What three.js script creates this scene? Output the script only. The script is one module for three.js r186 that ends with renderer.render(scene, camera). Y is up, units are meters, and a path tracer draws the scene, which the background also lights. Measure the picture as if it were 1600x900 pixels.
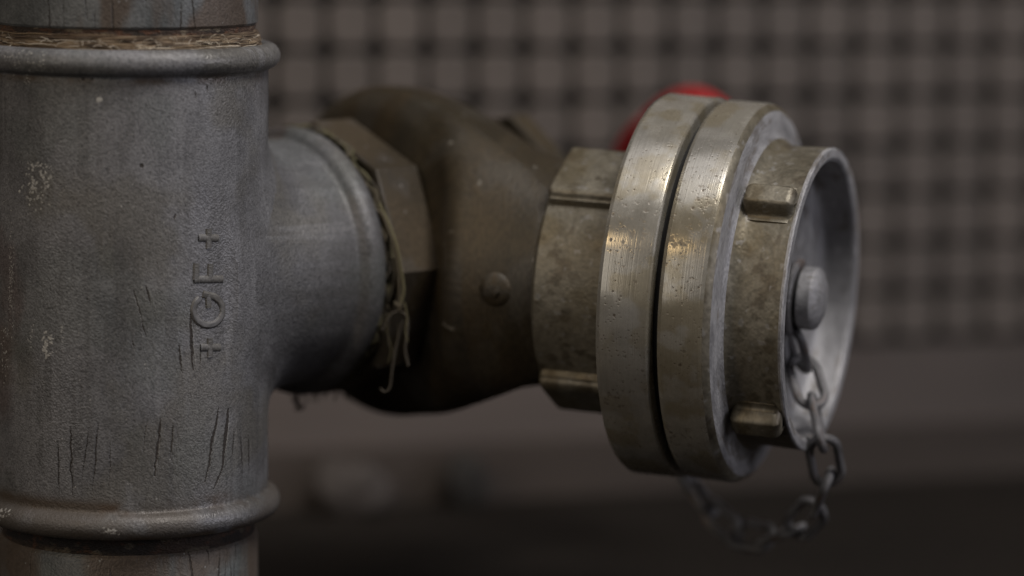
import * as THREE from 'three';
import { mergeGeometries, toCreasedNormals } from 'three/addons/utils/BufferGeometryUtils.js';
import { RectAreaLightUniformsLib } from 'three/addons/lights/RectAreaLightUniformsLib.js';

// ------------------------------------------------------------------ camera, light, exposure
const scene = new THREE.Scene();
scene.background = new THREE.Color().setRGB(0.006, 0.006, 0.0065);
const camera = new THREE.PerspectiveCamera(10.14, 16 / 9, 0.05, 30);
camera.position.set(0.1125, 0.12333, 0.94196);
camera.rotation.order = 'YXZ';
camera.rotation.set(THREE.MathUtils.degToRad(-7.578), 0, THREE.MathUtils.degToRad(0.6046));
camera.focus = 0.925;
camera.userData.fStop = 3.7;
camera.updateMatrixWorld(true);

RectAreaLightUniformsLib.init();
function areaLight(color, intensity, w, h, pos, target) {
  const l = new THREE.RectAreaLight(color, intensity, w, h);
  l.position.set(...pos); l.lookAt(...target); scene.add(l); return l;
}
areaLight(0xfdf8f3, 21, 0.3, 0.3, [0.5, 0.84, 0.36], [0.12, 0, 0]);        // lamp panel above on the right
areaLight(0xf3f1fc, 3.8, 0.7, 0.55, [1.5, 0.3, 0.5], [0.15, 0, 0]);         // cool opening far on the right
areaLight(0xffdfae, 75, 0.13, 0.07, [-0.78, 0.86, 1.1], [0.17, 0, 0]);      // small warm lamp behind the camera
areaLight(0xfaf2ea, 1.45, 1.1, 0.8, [-1.05, 0.42, 1.25], [0.12, 0, 0]);      // added broad fill light on the left, behind the camera
areaLight(0xf8f4f4, 1.4, 1.4, 0.9, [0.1, 1.4, 0.3], [0.12, 0, 0]);          // pale ceiling panel overhead

const renderer = new THREE.WebGLRenderer({ antialias: true });
renderer.setSize(1024, 576);
renderer.toneMapping = THREE.LinearToneMapping;
renderer.toneMappingExposure = 1.13;
renderer.shadowMap.enabled = true;

// ------------------------------------------------------------------ helpers
const MM = 0.001, PI = Math.PI;
const V3 = (x = 0, y = 0, z = 0) => new THREE.Vector3(x, y, z);
let seed = 7;
const rnd = () => { seed = (seed * 1664525 + 1013904223) >>> 0; return seed / 4294967296; };
const rr = (a, b) => a + (b - a) * rnd();
const clamp = (x, a = 0, b = 1) => Math.min(b, Math.max(a, x));
const sst = (a, b, x) => { const t = clamp((x - a) / (b - a)); return t * t * (3 - 2 * t); };
const mix = (a, b, t) => a + (b - a) * t;
const mix3 = (a, b, t) => [mix(a[0], b[0], t), mix(a[1], b[1], t), mix(a[2], b[2], t)];

const LAT = new Float32Array(65536); for (let i = 0; i < 65536; i++) LAT[i] = rnd();
function vn(x, y, per, s) {
  const xi = Math.floor(x), yi = Math.floor(y); let fx = x - xi, fy = y - yi;
  fx = fx * fx * (3 - 2 * fx); fy = fy * fy * (3 - 2 * fy);
  const x0 = ((xi % per) + per) % per, x1 = (x0 + 1) % per, ya = ((yi + s * 37) & 255) << 8, yb = ((yi + 1 + s * 37) & 255) << 8;
  const o = s * 101;
  const a = LAT[ya | ((x0 + o) & 255)], b = LAT[ya | ((x1 + o) & 255)], c = LAT[yb | ((x0 + o) & 255)], d = LAT[yb | ((x1 + o) & 255)];
  return a + (b - a) * fx + (c - a) * fy + (a - b - c + d) * fx * fy;
}
function fbm(u, v, f, asp, s, oct = 4) {          // u in 0..1 (periodic), v in 0..1, asp = height/width
  let t = 0, a = 0.5, n = 0;
  for (let i = 0; i < oct; i++) { t += a * vn(u * f, v * f * asp, f, s + i * 3); n += a; a *= 0.5; f *= 2; }
  return t / n;
}
const toByte = (x) => { x = clamp(x); return Math.round(255 * (x <= 0.0031308 ? 12.92 * x : 1.055 * Math.pow(x, 1 / 2.4) - 0.055)); };
const LUT = new Uint8Array(4097); for (let i = 0; i <= 4096; i++) LUT[i] = toByte((i / 4096) ** 2);
const enc = (x) => LUT[Math.round(4096 * Math.sqrt(clamp(x)))];
// fn(u, v, out): out = [r, g, b, height, roughness]
function makeMaps(w, h, fn) {
  const c = new Uint8Array(w * h * 4), b = new Uint8Array(w * h * 4), r = new Uint8Array(w * h * 4), o = [0, 0, 0, 0.5, 0.5];
  for (let j = 0; j < h; j++) for (let i = 0; i < w; i++) {
    fn((i + 0.5) / w, (j + 0.5) / h, o, i, j);
    const k = (j * w + i) * 4;
    c[k] = enc(o[0]); c[k + 1] = enc(o[1]); c[k + 2] = enc(o[2]); c[k + 3] = 255;
    b[k] = b[k + 1] = b[k + 2] = Math.round(255 * clamp(o[3])); b[k + 3] = 255;
    r[k] = r[k + 1] = r[k + 2] = Math.round(255 * clamp(o[4])); r[k + 3] = 255;
  }
  const T = (d, srgb) => {
    const t = new THREE.DataTexture(d, w, h, THREE.RGBAFormat); t.wrapS = t.wrapT = THREE.RepeatWrapping;
    t.magFilter = THREE.LinearFilter; t.minFilter = THREE.LinearFilter; if (srgb) t.colorSpace = THREE.SRGBColorSpace; t.needsUpdate = true; return t;
  };
  return { map: T(c, true), bumpMap: T(b), roughnessMap: T(r) };
}
// a mask drawn with the 2D canvas; x right = u, y down = 1 - v
function maskOf(w, h, draw) {
  const c = document.createElement('canvas'); c.width = w; c.height = h;
  const g = c.getContext('2d'); g.fillStyle = '#000'; g.fillRect(0, 0, w, h); g.globalCompositeOperation = 'lighter';
  g.lineCap = 'round'; draw(g, w, h);
  const d = g.getImageData(0, 0, w, h).data;
  return (i, j, ch) => d[((h - 1 - j) * w + i) * 4 + ch] / 255;
}
function wob(g, color, x0, y0, x1, y1, w, jit) {   // uneven, tapering stroke
  g.fillStyle = color; const L = Math.hypot(x1 - x0, y1 - y0), n = Math.max(3, Math.round(L / 2)); let o = 0;
  for (let i = 0; i <= n; i++) {
    const t = i / n; o += rr(-jit, jit); o *= 0.93;
    const r = w * (0.45 + 0.55 * Math.sin(PI * clamp(t * 1.1))) * rr(0.6, 1.15);
    g.beginPath(); g.arc(x0 + (x1 - x0) * t + o, y0 + (y1 - y0) * t, Math.max(0.5, r), 0, 7); g.fill();
  }
}

// a picture point of the photograph (1600 x 900) as a ray, to measure places on surfaces
const ndc = (px, py) => { const v = V3(px / 800 - 1, 1 - py / 450, 0.5).unproject(camera); return v.sub(camera.position).normalize(); };
const onZ = (px, py, z) => { const d = ndc(px, py); return camera.position.clone().addScaledVector(d, (z - camera.position.z) / d.z); };
// hit with a cylinder; frame {o, A (axis), X (up), Z (back)}; returns {phi, s, p}, phi as in LatheGeometry (x = r sin, z = r cos)
function onCyl(px, py, F, R) {
  const d = ndc(px, py), q = camera.position.clone().sub(F.o);
  const dx = d.dot(F.X), dz = d.dot(F.Z), qx = q.dot(F.X), qz = q.dot(F.Z);
  const a = dx * dx + dz * dz, b = qx * dx + qz * dz, c = qx * qx + qz * qz - R * R, D = Math.max(0, b * b - a * c);
  const t = (-b - Math.sqrt(D)) / a, p = camera.position.clone().addScaledVector(d, t), l = p.clone().sub(F.o);
  let phi = Math.atan2(l.dot(F.X), l.dot(F.Z)); if (phi < 0) phi += 2 * PI;
  return { phi, s: l.dot(F.A), p };
}

function setTag(o, label, category, group, kind) {
  o.userData = { label, category };
  if (group) o.userData.group = group; if (kind) o.userData.kind = kind;
  return o;
}
const used = {};
const numbered = (n) => { const k = used[n] = (used[n] ?? -1) + 1; return k ? n + '_' + String(k).padStart(3, '0') : n; };
function thing(name, label, category, group, kind) { const o = new THREE.Group(); o.name = numbered(name); setTag(o, label, category, group, kind); scene.add(o); return o; }
function part(name, geo, mat, parent, label) {
  const m = new THREE.Mesh(geo, mat); m.name = name; m.castShadow = m.receiveShadow = true; parent.add(m); if (label) m.userData.label = label; return m;
}
const basis = (o, F) => { o.position.copy(F.o); o.quaternion.setFromRotationMatrix(new THREE.Matrix4().makeBasis(F.X, F.A, F.Z)); return o; };

const creased = (g, a) => { g.scale(1000, 1000, 1000); const o = toCreasedNormals(g, a); o.scale(MM, MM, MM); return o; };   // that routine joins points by rounding
// lathe in mm: pts [[r, y], ...]; uv: u round, v = y / vlen
function lathe(pts, seg = 160, vlen = 100, crease = 0.5, v0 = 0) {
  const g = new THREE.LatheGeometry(pts.map(([r, y]) => new THREE.Vector2(r * MM, y * MM)), seg);
  const P = g.attributes.position, U = g.attributes.uv;
  const n = pts.length; let L = [0]; for (let i = 1; i < n; i++) L.push(L[i - 1] + Math.hypot(pts[i][0] - pts[i - 1][0], pts[i][1] - pts[i - 1][1]));
  for (let i = 0; i < P.count; i++) U.setY(i, v0 + L[i % n] / vlen);
  return creased(g, crease);
}
function arcPts(cx, cy, r, a0, a1, n = 5) { const o = []; for (let i = 0; i <= n; i++) { const a = (a0 + (a1 - a0) * i / n) * PI / 180; o.push([cx + r * Math.cos(a), cy + r * Math.sin(a)]); } return o; }

// surface of a distance field (mm), vertices moved onto the surface, normals from the field
function fieldMesh(f, lo, hi, h, uvOf) {
  const nx = Math.ceil((hi[0] - lo[0]) / h) + 1, ny = Math.ceil((hi[1] - lo[1]) / h) + 1, nz = Math.ceil((hi[2] - lo[2]) / h) + 1;
  const val = new Float32Array(nx * ny * nz); let q = 0;
  for (let k = 0; k < nz; k++) for (let j = 0; j < ny; j++) for (let i = 0; i < nx; i++) val[q++] = f(lo[0] + i * h, lo[1] + j * h, lo[2] + k * h);
  const id = new Int32Array(nx * ny * nz).fill(-1), pos = [], nor = [];
  const sx = 1, sy = nx, sz = nx * ny, corner = [0, sx, sy, sx + sy, sz, sx + sz, sy + sz, sx + sy + sz];
  const edges = [[0, 1], [2, 3], [4, 5], [6, 7], [0, 2], [1, 3], [4, 6], [5, 7], [0, 4], [1, 5], [2, 6], [3, 7]];
  const e = 0.05;
  const grad = (x, y, z) => { let a = f(x + e, y, z) - f(x - e, y, z), b = f(x, y + e, z) - f(x, y - e, z), c = f(x, y, z + e) - f(x, y, z - e); return [a / (2 * e), b / (2 * e), c / (2 * e)]; };
  for (let k = 0; k < nz - 1; k++) for (let j = 0; j < ny - 1; j++) for (let i = 0; i < nx - 1; i++) {
    const b = i + j * sy + k * sz; let m = 0;
    for (let c = 0; c < 8; c++) if (val[b + corner[c]] < 0) m |= 1 << c;
    if (m === 0 || m === 255) continue;
    let x = 0, y = 0, z = 0, n = 0;
    for (const [c0, c1] of edges) {
      const a0 = val[b + corner[c0]], a1 = val[b + corner[c1]]; if ((a0 < 0) === (a1 < 0)) continue;
      const t = a0 / (a0 - a1); n++;
      x += mix(c0 & 1, c1 & 1, t); y += mix((c0 >> 1) & 1, (c1 >> 1) & 1, t); z += mix(c0 >> 2, c1 >> 2, t);
    }
    let p = [lo[0] + (i + x / n) * h, lo[1] + (j + y / n) * h, lo[2] + (k + z / n) * h], g;
    for (let it = 0; it < 3; it++) {
      g = grad(...p); const g2 = g[0] * g[0] + g[1] * g[1] + g[2] * g[2] + 1e-6; let s = clamp(f(...p) / g2, -h * 0.5, h * 0.5);
      p = [p[0] - g[0] * s, p[1] - g[1] * s, p[2] - g[2] * s];
    }
    g = grad(...p); const l = Math.hypot(...g) + 1e-9;
    id[b] = pos.length / 3; pos.push(...p); nor.push(g[0] / l, g[1] / l, g[2] / l);
  }
  const tri = [];
  const quad = (a, b, c, d, flip) => { if (a < 0 || b < 0 || c < 0 || d < 0) return; if (flip) tri.push(a, c, b, a, d, c); else tri.push(a, b, c, a, c, d); };
  for (let k = 1; k < nz - 1; k++) for (let j = 1; j < ny - 1; j++) for (let i = 1; i < nx - 1; i++) {
    const b = i + j * sy + k * sz, s = val[b] < 0;
    if (s !== (val[b + sx] < 0)) quad(id[b - sy - sz], id[b - sz], id[b], id[b - sy], !s);
    if (s !== (val[b + sy] < 0)) quad(id[b - sx - sz], id[b - sx], id[b], id[b - sz], !s);
    if (s !== (val[b + sz] < 0)) quad(id[b - sx - sy], id[b - sy], id[b], id[b - sx], !s);
  }
  // each face takes uv from one chart; vertices are doubled where charts or the seam meet
  const P = [], N = [], U = [], I = [], seen = new Map();
  for (let t = 0; t < tri.length; t += 3) {
    const v = [tri[t], tri[t + 1], tri[t + 2]], c = [0, 1, 2].map((a) => (pos[v[0] * 3 + a] + pos[v[1] * 3 + a] + pos[v[2] * 3 + a]) / 3);
    const chart = uvOf.chart ? uvOf.chart(...c) : 0, ref = uvOf(chart, ...c);
    for (const w of v) {
      const uv = uvOf(chart, pos[w * 3], pos[w * 3 + 1], pos[w * 3 + 2]); let sft = 0;
      if (uv[0] - ref[0] > 0.5) sft = -1; else if (uv[0] - ref[0] < -0.5) sft = 1;
      const key = w * 16 + chart * 4 + sft + 1; let at = seen.get(key);
      if (at === undefined) {
        at = P.length / 3; seen.set(key, at);
        P.push(pos[w * 3] * MM, pos[w * 3 + 1] * MM, pos[w * 3 + 2] * MM); N.push(nor[w * 3], nor[w * 3 + 1], nor[w * 3 + 2]); U.push(uv[0] + sft, uv[1]);
      }
      I.push(at);
    }
  }
  const g = new THREE.BufferGeometry();
  g.setAttribute('position', new THREE.Float32BufferAttribute(P, 3)); g.setAttribute('normal', new THREE.Float32BufferAttribute(N, 3));
  g.setAttribute('uv', new THREE.Float32BufferAttribute(U, 2)); g.setIndex(I);
  return g;
}
const smin = (a, b, k) => { const h = Math.max(k - Math.abs(a - b), 0) / k; return Math.min(a, b) - h * h * k * 0.25; };
const smax = (a, b, k) => -smin(-a, -b, k);

// ------------------------------------------------------------------ the lines everything hangs on
const teeF = { o: V3(), A: V3(0, 1, 0), X: V3(1, 0, 0), Z: V3(0, 0, -1) };
teeF.X.set(1, 0, 0); teeF.Z.set(0, 0, 1);                          // phi = 0 towards the camera for the tee
const CB = Math.cos(0.7545), SB = Math.sin(0.7545), B = V3(CB, 0, -SB);                      // branch: right and away
const an = THREE.MathUtils.degToRad(19.65), dr = THREE.MathUtils.degToRad(2.31);
const A = V3(Math.cos(an) * Math.cos(dr), -Math.sin(dr), Math.sin(an) * Math.cos(dr));   // outlet: right and nearer
const UP = V3(0, 1, 0);
const frame = (o, axis) => { const X = UP.clone().addScaledVector(axis, -UP.dot(axis)).normalize(); return { o, A: axis, X, Z: X.clone().cross(axis) }; };
const VC = B.clone().multiplyScalar(0.1);
const OC = B.clone().multiplyScalar(0.08905).addScaledVector(A, 0.0055);
const outF = frame(OC, A), inF = frame(V3(), B);                   // phi: 90 deg = up, 180 deg = towards the camera

// ------------------------------------------------------------------ materials
// zinc-grey casting of the tee: one sheet round the run; the branch uses the same sheet's back half
const TW = 2048, TH = 1408, TPER = 258, THH = 177, TY0 = -90;
const teeUV = (px, py, R = 0.041) => { const q = onCyl(px, py, teeF, R); let a = q.phi; if (a > PI) a -= 2 * PI; return [(a / (2 * PI) + 0.5) * TW, TH - (q.s / MM - TY0) / THH * TH]; };
const teeMask = maskOf(TW, TH, (g) => {
  const cut = (x0, y0, x1, y1, w) => { wob(g, 'rgb(255,0,0)', ...teeUV(x0, y0), ...teeUV(x1, y1), w, w > 2.4 ? 1.0 : 0.6); if (w > 1.6) { wob(g, 'rgb(0,70,0)', ...teeUV(x0 + 3, y0 + 4), ...teeUV(x1 + 3, y1 - 8), w * 0.35, 0.8); wob(g, 'rgb(90,0,0)', ...teeUV(x0 - 2, y0 + 10), ...teeUV(x1 + 4, y1 + 6), w * 0.5, 1.2); } };
  for (const [x0, y0, x1, y1, w] of [[90, 690, 92, 775, 1.4], [110, 667, 113, 773, 1.8], [139, 668, 127, 750, 1.1], [153, 662, 145, 766, 1.4], [173, 684, 170, 762, 0.9],
    [229, 655, 225, 696, 0.9], [250, 655, 242, 744, 2.6], [270, 662, 266, 716, 1.5], [342, 636, 320, 753, 2.4], [357, 640, 347, 735, 4.0], [347, 735, 334, 764, 2], [366, 670, 362, 720, 1.3],
    [376, 678, 378, 740, 1.5], [388, 680, 389, 740, 1.9], [279, 537, 283, 580, 1.8], [297, 492, 302, 578, 2.6], [314, 545, 313, 573, 1], [208, 452, 222, 505, 1.5], [228, 446, 236, 477, 1.6],
    [222, 505, 228, 526, 1.4], [274, 335, 272, 344, 1.6], [323, 132, 325, 142, 1.5], [305, 143, 306, 153, 1.3], [206, 531, 211, 546, 1.2], [388, 128, 390, 152, .7]]) cut(x0, y0, x1, y1, w * 1.35);
  for (let i = 0; i < 26; i++) { const x = rr(10, 410), y = rr(120, 740), l = rr(6, 30); cut(x, y, x + rr(-3, 3), y + l, rr(0.4, 0.7)); }
  g.fillStyle = 'rgb(255,0,0)'; for (const [x, y, r] of [[221, 259, 5], [136, 468, 2], [130, 124, 3], [144, 124, 2.4]]) { const p = teeUV(x, y); g.beginPath(); g.arc(...p, r, 0, 7); g.fill(); }
  const dab = (x, y, sx, sy, n, r0, r1) => { for (let i = 0; i < n; i++) { const p = teeUV(x + (rnd() + rnd() + rnd() - 1.5) * sx, y + (rnd() + rnd() + rnd() - 1.5) * sy); g.fillStyle = `rgb(0,${Math.round(rr(110, 255))},0)`; g.beginPath(); g.ellipse(p[0], p[1], rr(r0, r1) * 1.5, rr(r0, r1) * 1.1, rr(-1, 0), 0, 7); g.fill(); } };
  dab(56, 292, 20, 34, 90, 0.8, 3); dab(72, 262, 12, 8, 16, 0.6, 1.6); dab(17, 440, 4, 80, 120, 0.5, 1.6); dab(72, 540, 9, 24, 38, 1, 3.6); dab(6, 555, 6, 50, 40, 0.7, 2); dab(48, 522, 5, 20, 14, 0.7, 2);
  dab(97, 522, 3, 14, 12, 0.5, 1.4); dab(155, 156, 0.6, 0.6, 40, 3, 4.6); dab(40, 125, 6, 12, 20, 0.5, 1.3); dab(30, 95, 70, 20, 70, 0.6, 2); dab(175, 826, 12, 5, 26, 0.8, 2.2); dab(12, 800, 14, 9, 30, 1, 4);
  for (let i = 0; i < 260; i++) dab(rr(0, 420), rr(80, 830), 1, 1, 1, 0.5, rnd() < 0.12 ? 1.8 : 0.9);
  wob(g, 'rgb(0,120,0)', ...teeUV(0, 320), ...teeUV(14, 310), 1, 0.3); wob(g, 'rgb(0,90,0)', ...teeUV(25, 342), ...teeUV(58, 330), 1.3, 0.3); wob(g, 'rgb(0,110,0)', ...teeUV(208, 455), ...teeUV(221, 500), 0.8, 0.2);
});
const tasp = TH / TW;
const teeMaps = makeMaps(TW, TH, (u, v, o, i, j) => {
  const y = TY0 + v * THH, big = fbm(u, v, 5, tasp, 1, 4), mid = fbm(u, v, 28, tasp, 9, 4), fine = vn(u * 820, v * 820 * tasp, 820, 3), f2 = vn(u * 430, v * 430 * tasp, 430, 5), f3 = vn(u * 215, v * 215 * tasp, 215, 6);
  const grain = fine * 0.6 + f2 * 0.32 + f3 * 0.08;
  let c = mix3([0.122, 0.121, 0.126], [0.172, 0.171, 0.178], sst(0.34, 0.66, mid * 0.45 + big * 0.55));
  c = mix3(c, [0.122, 0.114, 0.098], 0.6 * sst(0.48, 0.66, fbm(u, v, 11, tasp, 21, 4)));          // olive grime patches
  c = mix3(c, [0.115, 0.125, 0.12], 0.35 * sst(0.56, 0.7, fbm(u, v, 9, tasp, 33, 3)));
  c = mix3(c, [0.10, 0.062, 0.052], 0.45 * sst(0.58, 0.7, fbm(u, v, 6, tasp, 45, 4) + 0.14 * sst(0.36, 0.28, u) * sst(0.2, 0.26, u) - 0.2 * sst(0.38, 0.44, u) - 0.2 * sst(0.26, 0.2, u)));   // red-brown primer showing
  const run = vn(u * 90 + 2.5 * big, v * 5, 90, 14) * 0.6 + vn(u * 240, v * 9, 240, 19) * 0.4, dull = fbm(u, v, 16, tasp, 71, 5);
  c = mix3(c, [0.205, 0.204, 0.21], 0.45 * sst(0.55, 0.8, run) * sst(0.45, 0.6, dull)); c = mix3(c, [0.098, 0.096, 0.096], 0.5 * sst(0.52, 0.3, run) * sst(0.56, 0.42, dull));
  const k = 0.5 + 1.0 * grain; c = [c[0] * k, c[1] * k, c[2] * k];
  // rust and dirt caught along both beads
  const edge = Math.max(Math.exp(-(((y - 60.3) / 1.2) ** 2)) * 0.7, Math.exp(-(((y + 60.8) / 2.2) ** 2)), Math.exp(-(((y + 70) / 2.2) ** 2)) * 1.2);
  c = mix3(c, [0.075, 0.052, 0.034], clamp(edge * sst(0.35, 0.62, fbm(u, v, 24, tasp, 51, 4)) * 1.1));
  c = mix3(c, [0.088, 0.076, 0.065], 0.8 * sst(-57, -63, y) * sst(0.28, 0.52, fbm(u, v, 16, tasp, 61, 5)));   // brown dirt along the lower bead
  const cut = teeMask(i, j, 0), paint = teeMask(i, j, 1);
  c = mix3(c, [0.028, 0.022, 0.018], cut * 0.92); c = mix3(c, [0.5, 0.49, 0.46], clamp(paint * 1.2) * (0.6 + 0.4 * fine));
  const pit = 0.6 * sst(0.14, 0.05, f2) * sst(0.4, 0.6, mid);
  o[0] = c[0] * (1 - 0.4 * pit); o[1] = c[1] * (1 - 0.4 * pit); o[2] = c[2] * (1 - 0.4 * pit);
  o[3] = 0.55 + 0.24 * (grain - 0.5) + 0.12 * (mid - 0.5) - 0.35 * cut + 0.07 * paint - 0.06 * pit; o[4] = 0.55 + 0.22 * (mid - 0.5) + 0.5 * (dull - 0.5) + 0.2 * cut;
});
const matTee = new THREE.MeshStandardMaterial({ ...teeMaps, bumpScale: 0.0006, metalness: 0.25, roughness: 1 });
const matLetter = new THREE.MeshStandardMaterial({ ...teeMaps, bumpScale: 0.0004, metalness: 0.28, roughness: 1 });

// pipes above and below
const PW = 1536, PH = 384, pasp = PH / PW;
function pipeMaps(s, green, drips) {
  const pm = maskOf(PW, PH, (g) => {
    for (let i = 0; i < 110; i++) { const x = rr(0, PW), y = rr(0, PH * 0.95); wob(g, 'rgb(255,0,0)', x, y, x + rr(-12, 12), y + rr(30, 120), rr(0.7, 2.0), 0.5); }
    for (let i = 0; i < 200; i++) { g.fillStyle = 'rgb(0,200,0)'; g.beginPath(); g.arc(rr(0, PW), rr(0, PH), rr(0.5, 1.8), 0, 7); g.fill(); }
    if (drips) for (const [a, l, w] of [[0.615, 130, 7], [0.64, 60, 3.5], [0.43, 50, 2], [0.55, 40, 2], [0.33, 60, 3]]) { wob(g, 'rgb(255,0,0)', PW * a, 0, PW * a + rr(4, 14), l * 0.7, w * 0.7, 1.4); wob(g, 'rgb(255,0,0)', PW * a + 10, l * 0.6, PW * a + 14, l, w, 1.2); }
  });
  return makeMaps(PW, PH, (u, v, o, i, j) => {
    const big = fbm(u, v, 10, pasp * 0.5, s, 4), mid = fbm(u, v, 40, pasp, s + 7, 4), fine = vn(u * 620, v * 620 * pasp, 620, s + 2), f2 = vn(u * 300, v * 300 * pasp, 300, s + 4);
    let c = mix3([0.078, 0.084, 0.086], [0.14, 0.145, 0.148], sst(0.3, 0.7, big * 0.6 + mid * 0.4));
    c = mix3(c, [0.03, 0.085, 0.058], green * sst(0.48, 0.62, fbm(u, v, 8, pasp, s + 13, 4)));
    c = mix3(c, [0.085, 0.062, 0.046], 0.85 * sst(drips ? 0.36 : 0.52, drips ? 0.52 : 0.64, fbm(u, v, 14, pasp * 0.4, s + 23, 4)));
    const k = 0.7 + 0.3 * fine + 0.3 * f2; c = [c[0] * k, c[1] * k, c[2] * k];
    const cut = pm(i, j, 0), sp = pm(i, j, 1);
    c = mix3(c, [0.03, 0.024, 0.02], cut * 0.9); c = mix3(c, [0.4, 0.42, 0.42], sp * 0.7);
    o[0] = c[0]; o[1] = c[1]; o[2] = c[2]; o[3] = 0.55 + 0.15 * (fine - 0.5) + 0.2 * (mid - 0.5) - 0.35 * cut; o[4] = 0.55 + 0.2 * (mid - 0.5);
  });
}
const matPipeTop = new THREE.MeshStandardMaterial({ ...pipeMaps(3, 1, false), bumpScale: 0.0007, metalness: 0.25, roughness: 1 });
const matPipeLow = new THREE.MeshStandardMaterial({ ...pipeMaps(57, 0.1, true), bumpScale: 0.0007, metalness: 0.2, roughness: 1 });
const rustMaps = makeMaps(1024, 128, (u, v, o) => {
  const a = fbm(u, v, 30, 0.12, 5, 5), b = fbm(u, v, 90, 0.12, 15, 4), fine = vn(u * 500, v * 60, 500, 8);
  let c = mix3([0.025, 0.017, 0.013], [0.065, 0.038, 0.026], sst(0.35, 0.7, a)); c = mix3(c, [0.12, 0.05, 0.024], 0.6 * sst(0.6, 0.75, b)); c = mix3(c, [0.17, 0.14, 0.1], 0.7 * sst(0.62, 0.74, fbm(u, v, 50, 0.12, 71, 4)));
  const k = 0.7 + 0.6 * fine; o[0] = c[0] * k; o[1] = c[1] * k; o[2] = c[2] * k; o[3] = 0.3 + 0.4 * a + 0.3 * fine; o[4] = 0.85;
});
const matRust = new THREE.MeshStandardMaterial({ ...rustMaps, bumpScale: 0.0012, metalness: 0, roughness: 1 });

const matDarkRust = matRust.clone(); matDarkRust.color.setRGB(0.45, 0.45, 0.45);  // darker copy of the rust for the lower thread

// dark brass of the valve
const VW = 1024;
const brassMask = maskOf(VW, VW, (g) => { for (let i = 0; i < 240; i++) { g.fillStyle = `rgb(${Math.round(rr(60, 255))},0,0)`; g.beginPath(); g.arc(rr(0, VW), rr(0, VW), rr(0.6, 1) * (rnd() < 0.2 ? 4 : 2), 0, 7); g.fill(); } });
const brassMaps = makeMaps(VW, VW, (u, v, o, i, j) => {
  const big = fbm(u, v, 5, 1, 2, 5), mid = fbm(u, v, 24, 1, 12, 4), fine = vn(u * 330, v * 330, 330, 4), sp = brassMask(i, j, 0);
  let c = mix3([0.034, 0.026, 0.0145], [0.054, 0.04, 0.022], sst(0.35, 0.65, big)); c = mix3(c, [0.06, 0.039, 0.018], 0.5 * sst(0.55, 0.7, fbm(u, v, 8, 1, 22, 4))); c = mix3(c, [0.07, 0.064, 0.054], 0.35 * sst(0.52, 0.68, mid));
  const k = 0.75 + 0.5 * fine; c = [c[0] * k, c[1] * k, c[2] * k]; c = mix3(c, [0.36, 0.34, 0.3], 0.75 * sp);
  o[0] = c[0]; o[1] = c[1]; o[2] = c[2]; o[3] = 0.5 + 0.12 * (mid - 0.5) + 0.14 * (fine - 0.5) + 0.1 * sp; o[4] = 0.52 + 0.1 * (big - 0.5) + 0.2 * sp;
});
const matBrass = new THREE.MeshStandardMaterial({ ...brassMaps, bumpScale: 0.0005, metalness: 0.2, roughness: 1 });

const matCollar = matBrass.clone(); matCollar.color.setRGB(1.3, 1.3, 1.42);  // lightened brass copy; its tint stands in for reflected light on the octagon

// cast aluminium under khaki grime (collar, hub, lugs)
const castMaps = makeMaps(1024, 512, (u, v, o) => {
  const big = fbm(u, v, 9, 0.5, 3, 5), mid = fbm(u, v, 60, 0.5, 13, 4), fine = vn(u * 500, v * 250, 500, 7), f2 = vn(u * 240, v * 120, 240, 2);
  let c = mix3([0.122, 0.108, 0.08], [0.2, 0.182, 0.143], sst(0.3, 0.72, big * 0.6 + mid * 0.4));
  c = mix3(c, [0.075, 0.06, 0.04], 0.7 * sst(0.56, 0.74, fbm(u, v, 64, 0.5, 23, 5))); c = mix3(c, [0.14, 0.112, 0.062], 0.5 * sst(0.5, 0.66, fbm(u, v, 12, 0.5, 43, 4)));
  c = mix3(c, [0.4, 0.4, 0.41], 0.25 * sst(0.70, 0.8, fbm(u, v, 110, 0.5, 63, 3)));
  const k = 0.7 + 0.34 * fine + 0.26 * f2; o[0] = c[0] * k; o[1] = c[1] * k; o[2] = c[2] * k;
  o[3] = 0.5 + 0.22 * (f2 - 0.5) + 0.15 * (fine - 0.5) + 0.25 * (mid - 0.5); o[4] = 0.5 + 0.25 * (mid - 0.5);
});
const matCast = new THREE.MeshStandardMaterial({ ...castMaps, bumpScale: 0.00028, metalness: 0.45, roughness: 1 });
// cleaner worn aluminium (cap face, rivet, floor of the cup)
const paleMaps = makeMaps(1024, 512, (u, v, o) => {
  const big = fbm(u, v, 8, 0.5, 6, 5), mid = fbm(u, v, 50, 0.5, 16, 4), fine = vn(u * 420, v * 210, 420, 9);
  let c = mix3([0.225, 0.222, 0.23], [0.35, 0.347, 0.356], sst(0.3, 0.7, big * 0.5 + mid * 0.5)); c = mix3(c, [0.16, 0.14, 0.12], 0.6 * sst(0.6, 0.74, fbm(u, v, 44, 0.5, 26, 4)));
  const k = 0.82 + 0.36 * fine; o[0] = c[0] * k; o[1] = c[1] * k; o[2] = c[2] * k; o[3] = 0.5 + 0.25 * (mid - 0.5) + 0.2 * (fine - 0.5); o[4] = 0.6 + 0.3 * (mid - 0.5);
});
const matPale = new THREE.MeshStandardMaterial({ ...paleMaps, bumpScale: 0.0004, metalness: 0.45, roughness: 1 });

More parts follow.
